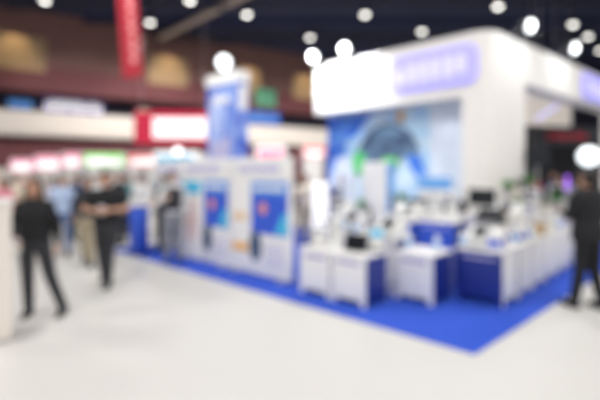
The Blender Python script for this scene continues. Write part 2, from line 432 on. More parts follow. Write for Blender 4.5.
sub('blue_field', M['blueprint'], [(3.45, 2.65), (4.35, 2.3), (4.35, 3.15), (3.0, 3.15)], 1, 'royal blue upper corner of the graphic')
sub('blue_field', M['blueprint'], [(3.85, 1.5), (4.35, .95), (4.35, 2.3), (3.75, 2.5)], 1, 'royal blue left edge of the graphic')
sub('white_swoosh', M['palewall'], [(3.9, 2.2), (4.6, 2.1), (4.8, 1.5), (4.5, 1.2), (4.1, 1.7)], 2, 'pale swoosh across the graphic')
sub('machine_picture', M['domeprint'], [(3.98, 1.95), (3.9, 2.35), (3.6, 2.72), (3.2, 2.90), (2.8, 2.85), (2.45, 2.6), (2.28, 2.25), (2.5, 2.1), (2.9, 2.0), (3.4, 1.85)], 3, 'dark domed machine shown in the graphic')
sub('machine_highlight', mat('steel_blue_print', (.16, .28, .42), .5), [(3.55, 2.62), (3.2, 2.80), (2.85, 2.76), (2.6, 2.58), (3.0, 2.62)], 4, 'lighter top of the pictured machine')
sub('blue_curve', M['blueprint'], [(2.62, 2.1), (2.3, 2.15), (2.0, 1.55), (2.25, 1.5)], 4, 'blue curve at the right of the picture')
sub('gold_mark', M['orange'], ellipse(2.72, 3.0, .09, .13), 5, 'small gold mark over the dome')
sub('green_patch', mat('bright_green_print', (.10, .60, .18), .5), ellipse(3.86, 1.98, .20, .30), 5, 'green patch under the dome')
sub('green_patch', M['glowgreen'] if False else mat('grass_green_print', (.15, .65, .12), .5), ellipse(3.02, 1.96, .24, .14), 5, 'green patch under the dome')
# lit lavender signs on the fascias
def rrect(x0, x1, z0, z1, r, n=6):
    out = []
    for cx, cz, a in ((x1-r, z1-r, 0), (x0+r, z1-r, PI/2), (x0+r, z0+r, PI), (x1-r, z0+r, 1.5*PI)):
        for k in range(n+1): out.append((cx+r*math.cos(a+PI/2*k/n), cz+r*math.sin(a+PI/2*k/n)))
    return out
m = MB(); m.prism(rrect(-2.10, -.22, 3.42, 4.18, .2), -.05, -.0, 'y'); s1 = m.build('lit_sign', M['glowlav'], bt, 'lavender lit sign on the front fascia')
s1.rotation_euler.z = TH
m = MB(); m.glyphs(-1.95, -.38, 3.58, 4.0, 6, -.075, -.05, random.Random(21)); m.build('lettering', M['glowlav2'], s1)
a2 = math.atan2(D2.y, D2.x)
m = MB(); m.prism(rrect(4.75, 7.6, 3.62, 4.3, .2), -.05, -.0, 'y'); s2 = m.build('lit_sign', M['glowlav'], bt, 'lavender lit sign on the side fascia')
s2.rotation_euler.z = a2
m = MB(); m.glyphs(4.95, 7.4, 3.75, 4.15, 6, -.075, -.05, random.Random(22)); m.build('lettering', M['glowlav2'], s2)
# floodlights on top of the booth, with their light
def boothlight(px_t, along, label, front=True, power=95, tilt=15):
    if front: base = PC + U*along - V*.28; rz = TH
    else: base = PC + D2*along + Vector((.6435, -.766))*.28; rz = a2
    t = floodlight('booth_floodlight', (base.x, base.y, 4.55), rz, (0, .42, -.16), label, tilt)
    t.rotation_euler.z = rz
    return base, rz
nrm2 = Vector((.6435, -.766))
for along, txt, fr in ((4.08, 'left floodlight on top of the booth front', True), (3.12, 'second floodlight from the left on the booth front', True),
                       (.95, 'floodlight right behind the rounded booth corner', False), (3.3, 'rearmost floodlight on the booth side fascia', False)):
    base, rz = boothlight(0, along, txt, fr)
    n = -V if fr else nrm2
    l = base + n*.35
    wall = base - n*.28
    spot('booth_flood_light', (l.x, l.y, 4.62), (wall.x, wall.y, 3.7), 300 if fr else 60, (.92, .97, 1), 2.3, .8, .12)

# downlights added under the front fascia to brighten the dim wall picture
for k, (al, nm) in enumerate(((1.0, 'right'), (2.3, 'middle'), (3.6, 'left'))):
    b_ = PC + U*al + V*.12
    t = thing('added_downlight', 'small added downlight brightening the wall under the booth front fascia, %s one' % nm, 'downlight', (b_.x, b_.y, 3.13), TH)
    m = MB(); m.lathe([(.05, .07), (.06, .06), (.07, 0), (.055, .0), (.05, .02)]); m.build('housing', M['metal'], t)
    m = MB(); m.lathe([(.05, .012), (.03, .004), (.01, .002)]); m.build('lens', M['glowwhite'], t)
    spot('added_wall_fill', (b_.x, b_.y, 3.1), (b_.x+V.x*.12, b_.y+V.y*.12, 1.0), 14, (.95, .98, 1), 2.2, .8, .06)
# tall blue tower
TWX, TWY = -1.3, 9.0
t = thing('sign_tower', 'tall narrow sign tower with blue printed faces and white cap', 'tower', (TWX, TWY, 0), TH)
m = MB(); m.box(-1.07, 0, 0, .30, .012, 2.0, .01); m.build('base', M['white'], t)
m = MB(); m.box(-1.07, 0, 0, .30, 2.0, 3.62, .01); m.build('sign_body', M['towerprint'], t)
m = MB(); m.box(-1.10, .03, -.03, .33, 3.62, 3.86, .02); m.build('cap', M['white'], t)
m = MB(); m.prism([(-1.0, 2.4), (-.55, 2.2), (-.35, 3.1), (-.62, 3.5), (-.9, 3.2)], -.012, 0, 'y'); m.build('pale_print', mottled('mottled_pale_print', (.25, .38, .80), (.55, .62, .88), 3), t)
m = MB(); m.prism([(-.95, 2.03), (-.25, 2.03), (-.2, 2.5), (-.9, 2.35)], -.016, -.004, 'y'); m.build('lavender_print', M['lav'], t)
m = MB(); m.glyphs(-.85, -.2, 3.2, 3.42, 5, -.02, -.012, random.Random(31)); m.build('lettering', M['white'], t)
m = MB(); m.box(.0, .012, .04, .26, 3.05, 3.55); m.build('side_print', M['white'], t)
floodlight('tower_floodlight', (TWX-.32, TWY+.32, 4.08), 0, (0, .12, -.22), 'bright floodlight on top of the blue sign tower', 5, r=.16)
spot('tower_flood_light', (TWX-.9, TWY-.9, 4.3), (TWX-.4, TWY+.3, 3.0), 60, (.95, .98, 1), 1.8, .8, .1)

# poster walls along the left carpet edge
def poster_wall(a0, a1, pa0, pa1, label, seed, cyan=None, b=.60, htop=1.98):
    wd = a1-a0; x, y, _ = B(a0, b)
    t = thing('poster_wall', label, 'display wall', (x, y, .012), TH)   # local x runs from -wd (far) to 0 (near)
    m = MB(); m.box(-wd, -.0, 0, .08, 0.03, htop, .012); m.build('panel', M['white'], t)
    m = MB(); m.box(-wd-.0, 0, -.012, -.0, htop-.32, htop-.04); m.build('header', M['white'], t)
    m = MB(); m.glyphs(-wd*.85, -wd*.15, htop-.26, htop-.1, 8, -.02, -.012, random.Random(seed)); m.build('header_lettering', M['lav'], t)
    for xx in (-wd+.15, -.15):
        m = MB(); m.box(xx-.05, xx+.05, -.12, .2, 0, .03, .008); m.build('foot', M['metal'], t)
    p0, p1 = -(pa1-a0), -(pa0-a0)
    m = MB(); m.box(p0, p1, -.012, 0, .72, 1.58); ps = m.build('blue_poster', M['blue'], t)
    m = MB(); m.box(p0, p1, -.016, -.012, 1.36, 1.58); m.build('poster_heading', mat('mid_blue_print', (.07, .27, .75), .5), ps)
    m = MB(); m.glyphs(p0+.06, p1-.06, 1.42, 1.52, 7, -.022, -.016, random.Random(seed+1)); m.build('poster_lettering', M['white'], ps)
    m = MB(); m.prism(ellipse((p0*.65+p1*.35), 1.14, .09, .10), -.018, -.012, 'y'); m.build('coral_disc', M['coral'], ps)
    m = MB(); m.prism([(p1-.28, .74), (p1, .74), (p1, 1.1), (p1-.12, 1.05)], -.018, -.012, 'y'); m.build('cyan_corner', M['cyan'], ps)
    m = MB(); m.prism(ellipse(p0+.10, .50, .15, .25), -.018, 0, 'y'); m.build('black_oval_print', M['slate'], t)
    m = MB()
    for k in range(5): m.box(p0+.34, p1-.08, -.01, 0, .22+k*.08, .245+k*.08)
    m.build('text_lines', M['lav'], t)
    if cyan is not None:
        c0, c1 = -(cyan[1]-a0), -(cyan[0]-a0)
        m = MB(); m.box(c0, c1, -.012, 0, 1.32, 1.56); m.build('cyan_heading', M['cyan'], t)
        m = MB()
        for k in range(7): m.box(c0+.04, c1-.08-.03*(k % 3), -.01, 0, .45+k*.11, .475+k*.11)
        m.build('text_lines', M['pinktext'], t)
    else:
        m = MB(); m.box(-wd+.05, p0-.1, -.012, 0, .38, .52); m.build('orange_strip', M['orange'], t)
        m = MB(); m.box(-wd+.05, p0-.1, -.012, 0, 1.0, 1.03); m.box(-wd+.05, p0-.15, -.012, 0, .92, .95); m.build('text_lines', M['orange'], t)
    return t
poster_wall(3.1, 4.58, 3.15, 4.02, 'white display wall with blue poster and orange strip, nearest the corner', 41)
poster_wall(4.64, 6.3, 4.68, 5.42, 'white display wall with narrow blue poster and cyan heading, farther left', 51, cyan=(5.55, 6.15))
poster_wall(6.5, 7.9, 6.55, 7.2, 'white display wall at the far left end of the carpet', 61, cyan=(7.3, 7.8), b=.9)
# blue promo counter at the left end
def mk_promo():
    t = thing('promotion_counter', '', 'counter')
    m = MB(); m.lathe([(.17, .03), (.19, .04), (.19, 1.02), (.18, 1.03)], seg=32); m.build('drum', M['blue'], t)
    m = MB(); m.lathe([(.22, 1.03), (.23, 1.04), (.23, 1.07), (.22, 1.08)], seg=32); m.build('counter_top', M['white'], t)
    m = MB(); m.lathe([(.20, .0), (.21, .01), (.21, .03)], seg=32); m.build('plinth', M['charcoal'], t)
    return t
use(mk_promo, 'promo', (-3.42, 9.3, .012), 0, 'blue drum counter with white top at the left end of the carpet')

# ------------------------------------------------------------------ display counters
def counter(a0, a1, b0, b1, h, label, front='white', side='navy', name='display_counter', letter=True, skirt=True, seed=1, hole=True):
    """a0<a1 runs left, b0<b1 runs back; front face looks to -V, side face to -U (right)"""
    x, y, _ = B(a0, b0); wd, dp = a1-a0, b1-b0
    t = thing(name, label, 'counter', (x, y, .012), TH)
    e = .018
    # front panel with a cut-out scalloped foot
    def foot(w0, w1):
        L = w1-w0; pts = [(w0, 0)]
        if skirt: pts += [(w0+L*.10, 0), (w0+L*.14, .06), (w0+L*.3, .085), (w0+L*.5, .07), (w0+L*.7, .085), (w0+L*.86, .06), (w0+L*.90, 0)]
        return pts + [(w1, 0)]
    m = MB(); m.prism(foot(-wd, 0)+[(0, h-.03), (-wd, h-.03)], 0, e, 'y'); m.build('front_panel', M[front], t)
    m = MB(); m.prism(foot(e, dp-e)+[(dp-e, h-.03), (e, h-.03)], -e, 0, 'x'); m.build('side_panel', M[side], t)
    m = MB(); m.prism(foot(e, dp-e)+[(dp-e, h-.03), (e, h-.03)], -wd, -wd+e, 'x'); m.build('side_panel', M[side], t)
    m = MB(); m.prism(foot(-wd, 0)+[(0, h-.03), (-wd, h-.03)], dp-e, dp, 'y'); m.build('rear_panel', M[front], t)
    m = MB(); m.box(-wd-.012, .012, -.012, dp+.012, h-.03, h, .006); m.build('counter_top', M['white'], t)
    if letter:
        m = MB(); m.glyphs(-wd+.08, -.08, h-.13, h-.085, int(wd/.05), -.005, 0, random.Random(seed)); m.build('lettering', M['violet' if front == 'white' else 'lav'], t)
    return t
counter(1.55, 2.10, .40, .92, .66, 'white counter with blue side carrying the black tablet, nearest the carpet edge', seed=1)
counter(2.14, 2.70, .40, .92, .66, 'white counter left of the one with the black tablet', side='white', seed=2)
counter(.98, 1.54, 1.08, 1.68, .66, 'white counter with blue side in the middle of the stand front', seed=3)
counter(.30, .90, 1.62, 2.22, .72, 'corner counter with deep blue front and white side', 'navy', 'white', seed=4)
for k, txt in enumerate(('second', 'third', 'fourth', 'fifth', 'last')):
    counter(.30, .90, 2.28+k*.62, 2.83+k*.62, .72, 'white counter, %s from the corner in the right-hand row' % txt, 'white', 'white', seed=6+k)
# lettering on the outward side of the right row is part of the side panel look
counter(1.25, 1.86, 2.30, 2.85, .97, 'taller blue counter with white top behind the front row', 'blue', 'navy', skirt=False, seed=12)
counter(1.92, 2.55, 2.30, 2.85, .93, 'taller blue counter left of the other blue one', 'blue', 'navy', skirt=False, seed=13)
counter(1.0, 1.9, 3.1, 3.62, 1.02, 'white rear counter in front of the booth column', 'white', 'white', skirt=False, seed=14)
counter(2.0, 2.9, 3.1, 3.62, 1.02, 'white rear counter in front of the wall picture', 'white', 'white', skirt=False, seed=15)
counter(3.0, 3.9, 2.2, 2.8, .92, 'white counter behind the glowing white pillar', 'white', 'white', skirt=False, seed=16)
counter(2.56, 2.88, 1.3, 1.9, .80, 'low white counter between the tablet counter and the poster walls', 'white', 'white', skirt=False, seed=17)
counter(1.65, 2.5, 1.25, 1.75, .78, 'white counter right behind the black tablet', 'white', 'navy', skirt=False, seed=18)

# glowing white pillar and other upright pieces
def upright(name, loc, wd, dp, h, mt, label, cat, side=None, head=None, z=.012):
    t = thing(name, label, cat, (loc[0], loc[1], z), TH)
    m = MB(); m.box(-wd/2, wd/2, -dp/2, dp/2, 0.03, h, .012); m.build('body', mt, t)
    m = MB(); m.box(-wd/2-.03, wd/2+.03, -dp/2-.03, dp/2+.03, 0, .03, .008); m.build('base_plate', M['navy'], t)
    if side: m = MB(); m.box(wd/2, wd/2+.012, -dp/2+.01, dp/2-.01, .06, h-.02); m.build('side_print', side, t)
    if head: m = MB(); m.box(-wd/2+.01, wd/2-.01, -dp/2-.012, -dp/2, h-.26, h-.02); m.build('header', head, t)
    return t
px = lambda p, Y: ((p-300)/437*Y, Y)
upright('lit_pillar', px(322, 7.35), .35, .12, 1.56, M['glowwhite'], 'glowing white rectangular pillar behind the tablet counter', 'pillar', M['navy'])
upright('display_pillar', px(378, 9.3), .62, .3, 1.95, M['white'], 'broad white display pillar in front of the wall picture', 'pillar', M['sky'])
upright('display_board', px(436, 8.6), .72, .08, 1.66, M['white'], 'white display board with sky blue heading by the rear counters', 'board', None, M['sky'])
upright('display_pillar', px(350, 9.2), .22, .22, 1.7, M['palewall'], 'slim pale pillar left of the broad white one', 'pillar')

# ------------------------------------------------------------------ products on the counters
def mk_analyser():
    t = thing('desktop_machine', '', 'machine')
    m = MB(); m.prism([(-.17, 0), (.17, 0), (.17, .26), (.02, .26), (-.17, .12)], -.19, .19, 'x'); o = m.build('body', M['plastic'], t)
    q = Matrix.Identity(4)
    m = MB(); m.prism([(-.15, .142), (-.02, .238), (-.028, .248), (-.158, .152)], -.10, .10, 'x'); m.build('display', M['screen'], t)
    m = MB(); m.box(-.15, .15, -.27, -.16, .02, .035, .004); m.build('tray', M['grey'], t)
    m = MB(); m.box(-.15, .15, .03, .14, .26, .275, .005); m.build('lid', M['grey'], t)
    return t
def mk_dark():
    t = thing('dark_machine', '', 'machine')
    m = MB(); m.box(-.18, .18, -.14, .14, .0, .16, .02); m.build('body', M['charcoal'], t)
    m = MB(); m.box(-.15, .15, -.12, .10, .16, .22, .02); m.build('lid', M['dark'], t)
    m = MB(); m.box(-.13, .13, -.22, -.13, .03, .04, .003); m.build('tray', M['grey'], t)
    return t
def mk_bottle():
    t = thing('bottle', '', 'bottle')
    m = MB(); m.lathe([(.038, 0), (.042, .01), (.042, .15), (.034, .18), (.016, .2), (.016, .215)]); m.build('body', M['plastic'], t)
    m = MB(); m.lathe([(.02, .213), (.02, .245), (.017, .25)]); m.build('cap', M['blue'], t)
    m = MB(); m.lathe([(.0432, .05), (.0432, .12)]); m.build('paper_label', M['sky'], t)
    return t
def mk_pot():
    t = thing('lidded_canister', '', 'canister')
    m = MB(); m.lathe([(.09, 0), (.11, .02), (.12, .10), (.115, .20), (.11, .21)]); m.build('body', M['plastic'], t)
    m = MB(); m.lathe([(.112, .21), (.10, .235), (.05, .255), (.02, .26), (.022, .285), (.01, .29)]); m.build('lid', M['grey'], t)
    m = MB(); m.box(-.02, .02, -.15, -.11, .08, .17, .008); m.build('handle', M['grey'], t)
    return t
def mk_carton():
    t = thing('product_carton', '', 'box')
    m = MB(); m.box(-.11, .11, -.08, .08, 0, .24, .004); m.build('carton', M['paper'], t)
    m = MB(); m.box(-.09, .09, -.084, -.08, .04, .13); m.build('printed_panel', M['blue'], t)
    m = MB(); m.box(.11, .113, -.06, .06, .05, .19); m.build('side_print', M['violet'], t)
    return t
def mk_monitor():
    t = thing('monitor', '', 'monitor')
    m = MB(); m.box(-.25, .25, -.02, .02, .12, .45, .01); m.build('casing', M['plastic'], t)
    m = MB(); m.box(-.23, .23, -.024, -.02, .14, .43); m.build('display', M['screen'], t)
    m = MB(); m.box(-.03, .03, .0, .03, .02, .14, .005); m.build('stand', M['grey'], t)
    m = MB(); m.lathe([(.12, 0), (.12, .012), (.03, .02)]); m.build('base', M['grey'], t)
    return t
def mk_tower():
    t = thing('dispenser', '', 'dispenser')
    m = MB(); m.box(-.09, .09, -.10, .12, 0, .05, .01); m.box(-.08, .08, .02, .12, .04, .38, .02); m.box(-.085, .085, -.10, .12, .30, .44, .025); m.build('body', M['plastic'], t)
    m = MB(); m.box(-.05, .05, -.105, -.1, .34, .40); m.build('control_panel', M['navy'], t)
    m = MB(); m.cyl((0, -.05, .30), (0, -.05, .25), .014); m.build('nozzle', M['metal'], t)
    return t
def mk_holder():
    t = thing('leaflet_holder', '', 'leaflet holder')
    m = MB(); m.prism([(-.07, 0), (.06, 0), (.09, .24), (.08, .24), (.045, .015), (-.055, .015), (-.05, .06), (-.06, .06)], -.11, .11, 'x'); m.build('stand', M['grey'], t)
    m = MB(); m.prism([(-.02, .02), (.035, .02), (.075, .30), (.06, .30)], -.10, .10, 'x'); m.build('leaflets', M['paper'], t)
    m = MB(); m.prism([(.012, .20), (.018, .20), (.057, .295), (.052, .295)], -.09, .09, 'x'); m.build('heading', M['cyan'], t)
    return t
def mk_microscope():
    t = thing('microscope', '', 'microscope')
    m = MB(); m.box(-.09, .09, -.12, .12, 0, .04, .012); m.build('base', M['plastic'], t)
    m = MB(); m.prism([(.05, .03), (.11, .03), (.10, .30), (.02, .36), (-.02, .32), (.04, .27)], -.03, .03, 'x'); m.build('arm', M['plastic'], t)
    m = MB(); m.box(-.07, .07, -.08, .05, .13, .15, .004); m.build('stage', M['dark'], t)
    m = MB(); m.cyl((0, .0, .33), (0, -.09, .43), .022); m.build('eyepiece', M['dark'], t)
    m = MB(); m.cyl((0, -.02, .31), (0, -.02, .17), .026, .014); m.build('objective', M['dark'], t)
    return t
def mk_plant(leafmat, n=46, seed=2, h=.32):
    t = thing('potted_plant', '', 'plant')
    m = MB(); m.lathe([(.06, 0), (.085, .13), (.09, .14), (.075, .14), (.07, .12)]); m.build('pot', M['pot'], t)
    m = MB(); rg = random.Random(seed)
    for i in range(n):
        az = rg.uniform(0, 2*PI); el = rg.uniform(.35, 1.45); L = rg.uniform(.5, 1)*h
        d = Vector((math.cos(az)*math.cos(el), math.sin(az)*math.cos(el), math.sin(el)))
        s = d.cross(Vector((0, 0, 1))).normalized()*.028; b = Vector((0, 0, .13)); mid = b+d*L*.6+Vector((0, 0, .02)); tip = b+d*L-Vector((0, 0, .03))
        vs = [m.bm.verts.new(p) for p in (b, mid-s, tip, mid+s)]; lo = [m.bm.verts.new(p-Vector((0, 0, .003))) for p in (b, mid-s, tip, mid+s)]
        m.bm.faces.new(vs); m.bm.faces.new(lo[::-1])
        for k in range(4): m.bm.faces.new((vs[k], lo[k], lo[(k+1) % 4], vs[(k+1) % 4]))
    m.build('foliage', leafmat, t)
    return t
# black tablet
x, y, _ = B(1.87, .60); t = thing('tablet', 'black tablet leaning on its stand on the front white counter', 'tablet', (x, y, .672), TH+.15)
R_ = Matrix.Rotation(math.radians(-22), 4, 'X')
m = MB(); m.box(-.175, .175, -.008, .008, 0.012, .25, .006, rot=R_); m.build('casing', M['dark'], t)
m = MB(); m.box(-.162, .162, -.0115, -.008, .025, .238, rot=R_); m.build('display', M['screen'], t)
m = MB(); m.box(-.04, .04, -.03, .12, 0, .008); m.prism([(.11, .0), (.12, .0), (.075, .16), (.067, .16)], -.02, .02, 'x'); m.build('stand', M['charcoal'], t)

MK = dict(an=mk_analyser, dk=mk_dark, bo=mk_bottle, po=mk_pot, ca=mk_carton, mo=mk_monitor, to=mk_tower, ho=mk_holder, mi=mk_microscope,
          pg=lambda: mk_plant(M['green'], 60, 2, .24), pd=lambda: mk_plant(M['olive'], 60, 5, .20))
MK['cr'] = lambda: mk_cream(); MK['tc'] = lambda: mk_tancarton()
def mk_cream():
    t = thing('kettle', '', 'kettle')
    m = MB(); m.lathe([(.08, 0), (.095, .02), (.09, .12), (.06, .2), (.055, .21)]); m.build('body', M['cream_pl'], t)
    m = MB(); m.lathe([(.055, .21), (.04, .225), (.012, .23), (.014, .25)]); m.build('lid', M['charcoal'], t)
    m = MB(); m.cyl((0, -.08, .12), (0, -.14, .19), .02, .012); m.build('spout', M['cream_pl'], t)
    m = MB(); m.cyl((0, .085, .17), (0, .135, .16), .011); m.cyl((0, .135, .16), (0, .13, .05), .011); m.cyl((0, .13, .05), (0, .088, .04), .011); m.build('handle', M['charcoal'], t)
    return t
def mk_tancarton():
    t = thing('tan_carton', '', 'box')
    m = MB(); m.box(-.09, .09, -.07, .07, 0, .20, .004); m.build('carton', M['tan'], t)
    m = MB(); m.box(-.05, .05, -.074, -.07, .08, .13); m.build('printed_panel', M['orange'], t)
    return t
def riser(a0, a1, b0, b1, z, h, label):
    x, y, _ = B(a0, b0); t = thing('display_riser', label, 'riser', (x, y, .012+z), TH)
    m = MB(); m.box(-(a1-a0), 0, 0, b1-b0, h-.015, h, .004); m.build('shelf', M['white'], t)
    for xx in (-(a1-a0), -.012):
        m = MB(); m.box(xx, xx+.012, .01, b1-b0-.01, 0, h-.015); m.build('side_support', M['white'], t)
KN = dict(cr='ivory kettle with dark handle', tc='tan carton with orange print', an='white desktop machine with sloped screen', dk='dark desktop machine', bo='white bottle with blue cap', po='white canister with grey lid',
          ca='white product carton with blue print', mo='white-cased monitor', to='tall white dispenser', ho='leaflet holder', mi='white microscope', pg='bright green potted plant', pd='dark olive potted plant')
G = {k: v for k, v in dict(bo='bottles on the stand', an='desktop machines on the stand', dk='dark machines on the stand', po='canisters on the stand', ca='cartons on the stand',
     mo='monitors on the stand', to='dispensers on the stand', ho='leaflet holders on the stand', cr='kettles on the stand', tc='tan cartons on the stand', mi='microscopes on the stand', pg='plants on the stand', pd='plants on the stand').items()}
def put(k, a, b, h, where, rot=0):
    x, y, _ = B(a, b)
    use(MK[k], k, (x, y, .012+h), TH+rot, KN[k]+' '+where, G[k])
TABLET = 'on the counter with the black tablet'
put('ho', 1.66, .80, .66, 'at the right end of the tablet counter', .2)
put('bo', 2.04, .80, .66, 'left of the black tablet')
put('to', 2.30, .66, .66, 'on the counter left of the tablet')
put('po', 2.52, .62, .66, 'at the far left of the front counters')
put('an', 1.85, 1.50, .78, 'right behind the black tablet')
put('mi', 2.22, 1.50, .78, 'on the counter behind the tablet')
put('bo', 2.42, 1.40, .78, 'beside the microscope behind the tablet')
put('bo', 1.10, 1.45, .66, 'on the right end of the middle white counter')
put('bo', 1.45, 1.30, .66, 'at the left end of the middle white counter')
put('an', 2.70, 1.73, .80, 'on the low counter by the poster walls')
put('bo', 2.64, 1.38, .80, 'on the low counter by the poster walls')
put('pg', 3.12, 2.5, .92, 'by the glowing pillar')
put('an', 3.55, 2.45, .92, 'behind the glowing pillar')
put('bo', 3.82, 2.4, .92, 'behind the glowing pillar')
put('to', 1.42, 2.55, .97, 'on the taller blue counter')
put('po', 1.68, 2.5, .97, 'on the taller blue counter')
put('an', 2.14, 2.55, .93, 'on the left blue counter')
put('mi', 2.45, 2.52, .93, 'on the left blue counter')
# corner and right-hand row
put('an', .68, 2.0, .72, 'on the blue-fronted corner counter')
put('ca', .42, 1.75, .72, 'at the right front of the corner counter')
put('bo', .84, 1.68, .72, 'at the left front of the corner counter')
names = ('second', 'third', 'fourth', 'fifth', 'last')
ROW = [(('ca', .44, .42, 0), ('bo', .40, .14, 0), ('dk', .74, .18, 1), ('tc', .74, .45, 1)), (('cr', .44, .42, 0), ('bo', .38, .12, 0), ('an', .74, .28, 1)),
       (('tc', .42, .12, 0), ('po', .44, .42, 0), ('pg', .74, .16, 1), ('ca', .74, .44, 1)), (('bo', .38, .44, 0), ('cr', .43, .14, 0), ('to', .74, .42, 1), ('mi', .74, .16, 1)),
       (('ca', .42, .12, 0), ('po', .43, .42, 0), ('pd', .74, .14, 1), ('cr', .74, .42, 1))]
for k, its in enumerate(ROW):
    riser(.61, .87, 2.29+k*.62, 2.81+k*.62, .72, .26, 'low white riser shelf on the %s counter of the right-hand row' % names[k])
    for kk, a, db, up in its:
        put(kk, a, 2.26+k*.62+db, .98 if up else .72, '%s the %s right-row counter' % ('on the riser of' if up else 'on', names[k]), random.uniform(-.2, .2))
put('tc', 2.79, 1.38, .80, 'on the low counter by the poster walls')
# rear counters
put('mo', 1.25, 3.42, 1.02, 'on the rear counter by the booth column')
put('dk', 1.70, 3.35, 1.02, 'left of the monitor on the rear counter by the booth column')
put('po', 2.09, 3.33, 1.02, 'on the rear counter before the wall picture')
put('dk', 2.42, 3.35, 1.02, 'on the rear counter before the wall picture')
put('pg', 2.78, 3.35, 1.02, 'on the rear counter before the wall picture')

# inner row behind the right-hand row
for k, (b0, txt) in enumerate(((5.60, 'nearer'), (6.9, 'farther'))):
    counter(.52, 1.06, b0+.0, b0+.80, 1.0, 'tall white counter under the booth side opening, %s one' % txt, 'white', 'lav', skirt=False, seed=24+k)
put('pg', .68, 5.75, 1.0, 'on the nearer counter under the side opening')
put('mo', .78, 6.2, 1.0, 'on the nearer counter under the side opening', 1.2)
put('to', .75, 7.05, 1.0, 'on the farther counter under the side opening', .8)
put('pd', .75, 7.5, 1.0, 'on the farther counter under the side opening')

# slim racks between the right-hand row and the booth column
def rack(a0, a1, b0, b1, h, label):
    x, y, _ = B(a0, b0); wd, dp = a1-a0, b1-b0
    t = thing('display_rack', label, 'rack', (x, y, .012), TH)
    for xx in (-wd+.012, -.012):
        for yy in (.012, dp-.012):
            m = MB(); m.box(xx-.012, xx+.012, yy-.012, yy+.012, 0, h-.02); m.build('upright', M['metal'], t)
    for z in (.25, .65, 1.05, h-.02):
        m = MB(); m.box(-wd, 0, 0, dp, z, z+.02, .003); m.build('shelf', M['white'], t)
rack(.93, 1.17, 3.95, 4.5, 1.30, 'slim open rack beside the booth column, nearer one')
rack(.93, 1.17, 4.6, 5.2, 1.36, 'slim open rack beside the booth column, farther one')
put('pg', 1.05, 4.08, 1.30, 'on top of the nearer slim rack')
put('cr', 1.05, 4.34, 1.30, 'on top of the nearer slim rack')
put('pd', 1.05, 4.75, 1.36, 'on top of the farther slim rack')
put('pg', .98, 5.04, 1.36, 'on top of the farther slim rack')
for z, sh in ((.67, 'lower'), (1.07, 'upper')):
    put('bo', 1.05, 4.05, z, 'on the %s shelf of the nearer rack' % sh); put('tc', 1.05, 4.3, z, 'on the %s shelf of the nearer rack' % sh)
    put('ca', 1.05, 4.78, z, 'on the %s shelf of the farther rack' % sh); put('cr', 1.05, 5.05, z, 'on the %s shelf of the farther rack' % sh)
x, y, _ = B(.93, 5.40); t = thing('pole_screen', 'small black screen on a pole against the booth column', 'screen', (x, y, .012), TH+.3)
m = MB(); m.box(-.22, .22, -.02, .03, 1.86, 2.24, .01); m.build('casing', M['dark'], t)
m = MB(); m.box(-.20, .20, -.024, -.02, 1.89, 2.21); m.build('display', M['screen'], t)
m = MB(); m.cyl((0, .02, .02), (0, .02, 1.88), .018); m.cyl((0, .02, 0), (0, .02, .02), .10); m.build('pole', M['metal'], t)

# ------------------------------------------------------------------ things seen at the right
t = thing('round_studio_light', 'large round glowing white light above the man at the right edge', 'lamp', (5.42, 8.2, .012), math.radians(-33))
m = MB(); m.ell((0, 0, 2.03), (.18, .09, .18)); m.build('diffuser', M['globe'], t)
m = MB(); m.lathe([(.19, -.02), (.20, 0), (.19, .02), (.175, .0)]); o = m.build('rim', M['charcoal'], t); o.location = (0, .03, 2.03); o.rotation_euler = (PI/2, 0, 0)
m = MB(); m.cyl((0, .1, 0), (0, .1, 1.85), .018); m.build('pole', M['dark'], t)
for k in range(3):
    a = 2*PI*k/3; m = MB(); m.cyl((0, .1, .35), (.4*math.cos(a), .1+.4*math.sin(a), .015), .012, seg=8); m.build('leg', M['dark'], t)
def dark_stand(x0, x1, y, h, label, sign, seed):
    t = thing('dark_exhibition_stand', label, 'stall', (x0, y, 0), 0); wd = x1-x0
    m = MB(); m.box(0, wd, 1.6, 1.75, 0, h, .01); m.build('back_wall', M['dark'], t)
    m = MB(); m.box(0, wd, 0, .25, h-.7, h, .02); m.build('fascia', M['charcoal'], t)
    m = MB(); m.glyphs(wd*.2, wd*.8, h-.52, h-.2, 6, -.02, 0, random.Random(seed)); m.build('lettering', sign, t)
    for x in (.06, wd-.06): m = MB(); m.box(x-.06, x+.06, .06, .18, 0, h-.7); m.build('post', M['charcoal'], t)
    m = MB(); m.box(.3, wd-.3, .4, .9, 0, 1.0, .02); m.build('counter', M['dark'], t)
dark_stand(9.6, 12.4, 18.0, 3.6, 'dark stall seen through the booth side opening', M['red'], 71)
dark_stand(12.8, 16.6, 20.0, 3.8, 'dark stall behind the booth at the right edge', M['charcoal'], 72)
t = thing('hanging_board', 'cream panel hanging in the hall behind the side opening', 'panel', (9.75, 17.0, 3.55), .2)
m = MB(); m.box(-1.15, .95, 0, .12, 0, 1.9, .02); m.build('board', M['cream'], t)
for x in (-.8, .8): m = MB(); m.cyl((x, .06, 1.9), (x, .06, 6.4), .012, seg=6); m.build('cable', M['metal'], t)
t = thing('light_tube', 'slanting lilac-white light tube hanging in the side opening', 'light', (8.1, 15, 3.55), 0)
m = MB(); m.cyl((0, 0, 0), (.75, 0, .5), .06); m.build('tube', M['glowlav2'], t)
m = MB(); m.cyl((.1, 0, .07), (.1, 0, 6.6), .01, seg=6); m.cyl((.65, 0, .43), (.65, 0, 6.6), .01, seg=6); m.build('cable', M['metal'], t)
t = thing('violet_light_bar', 'violet glowing upright light bar behind the right-hand row', 'light', (5.75, 9.4, .012), 0)
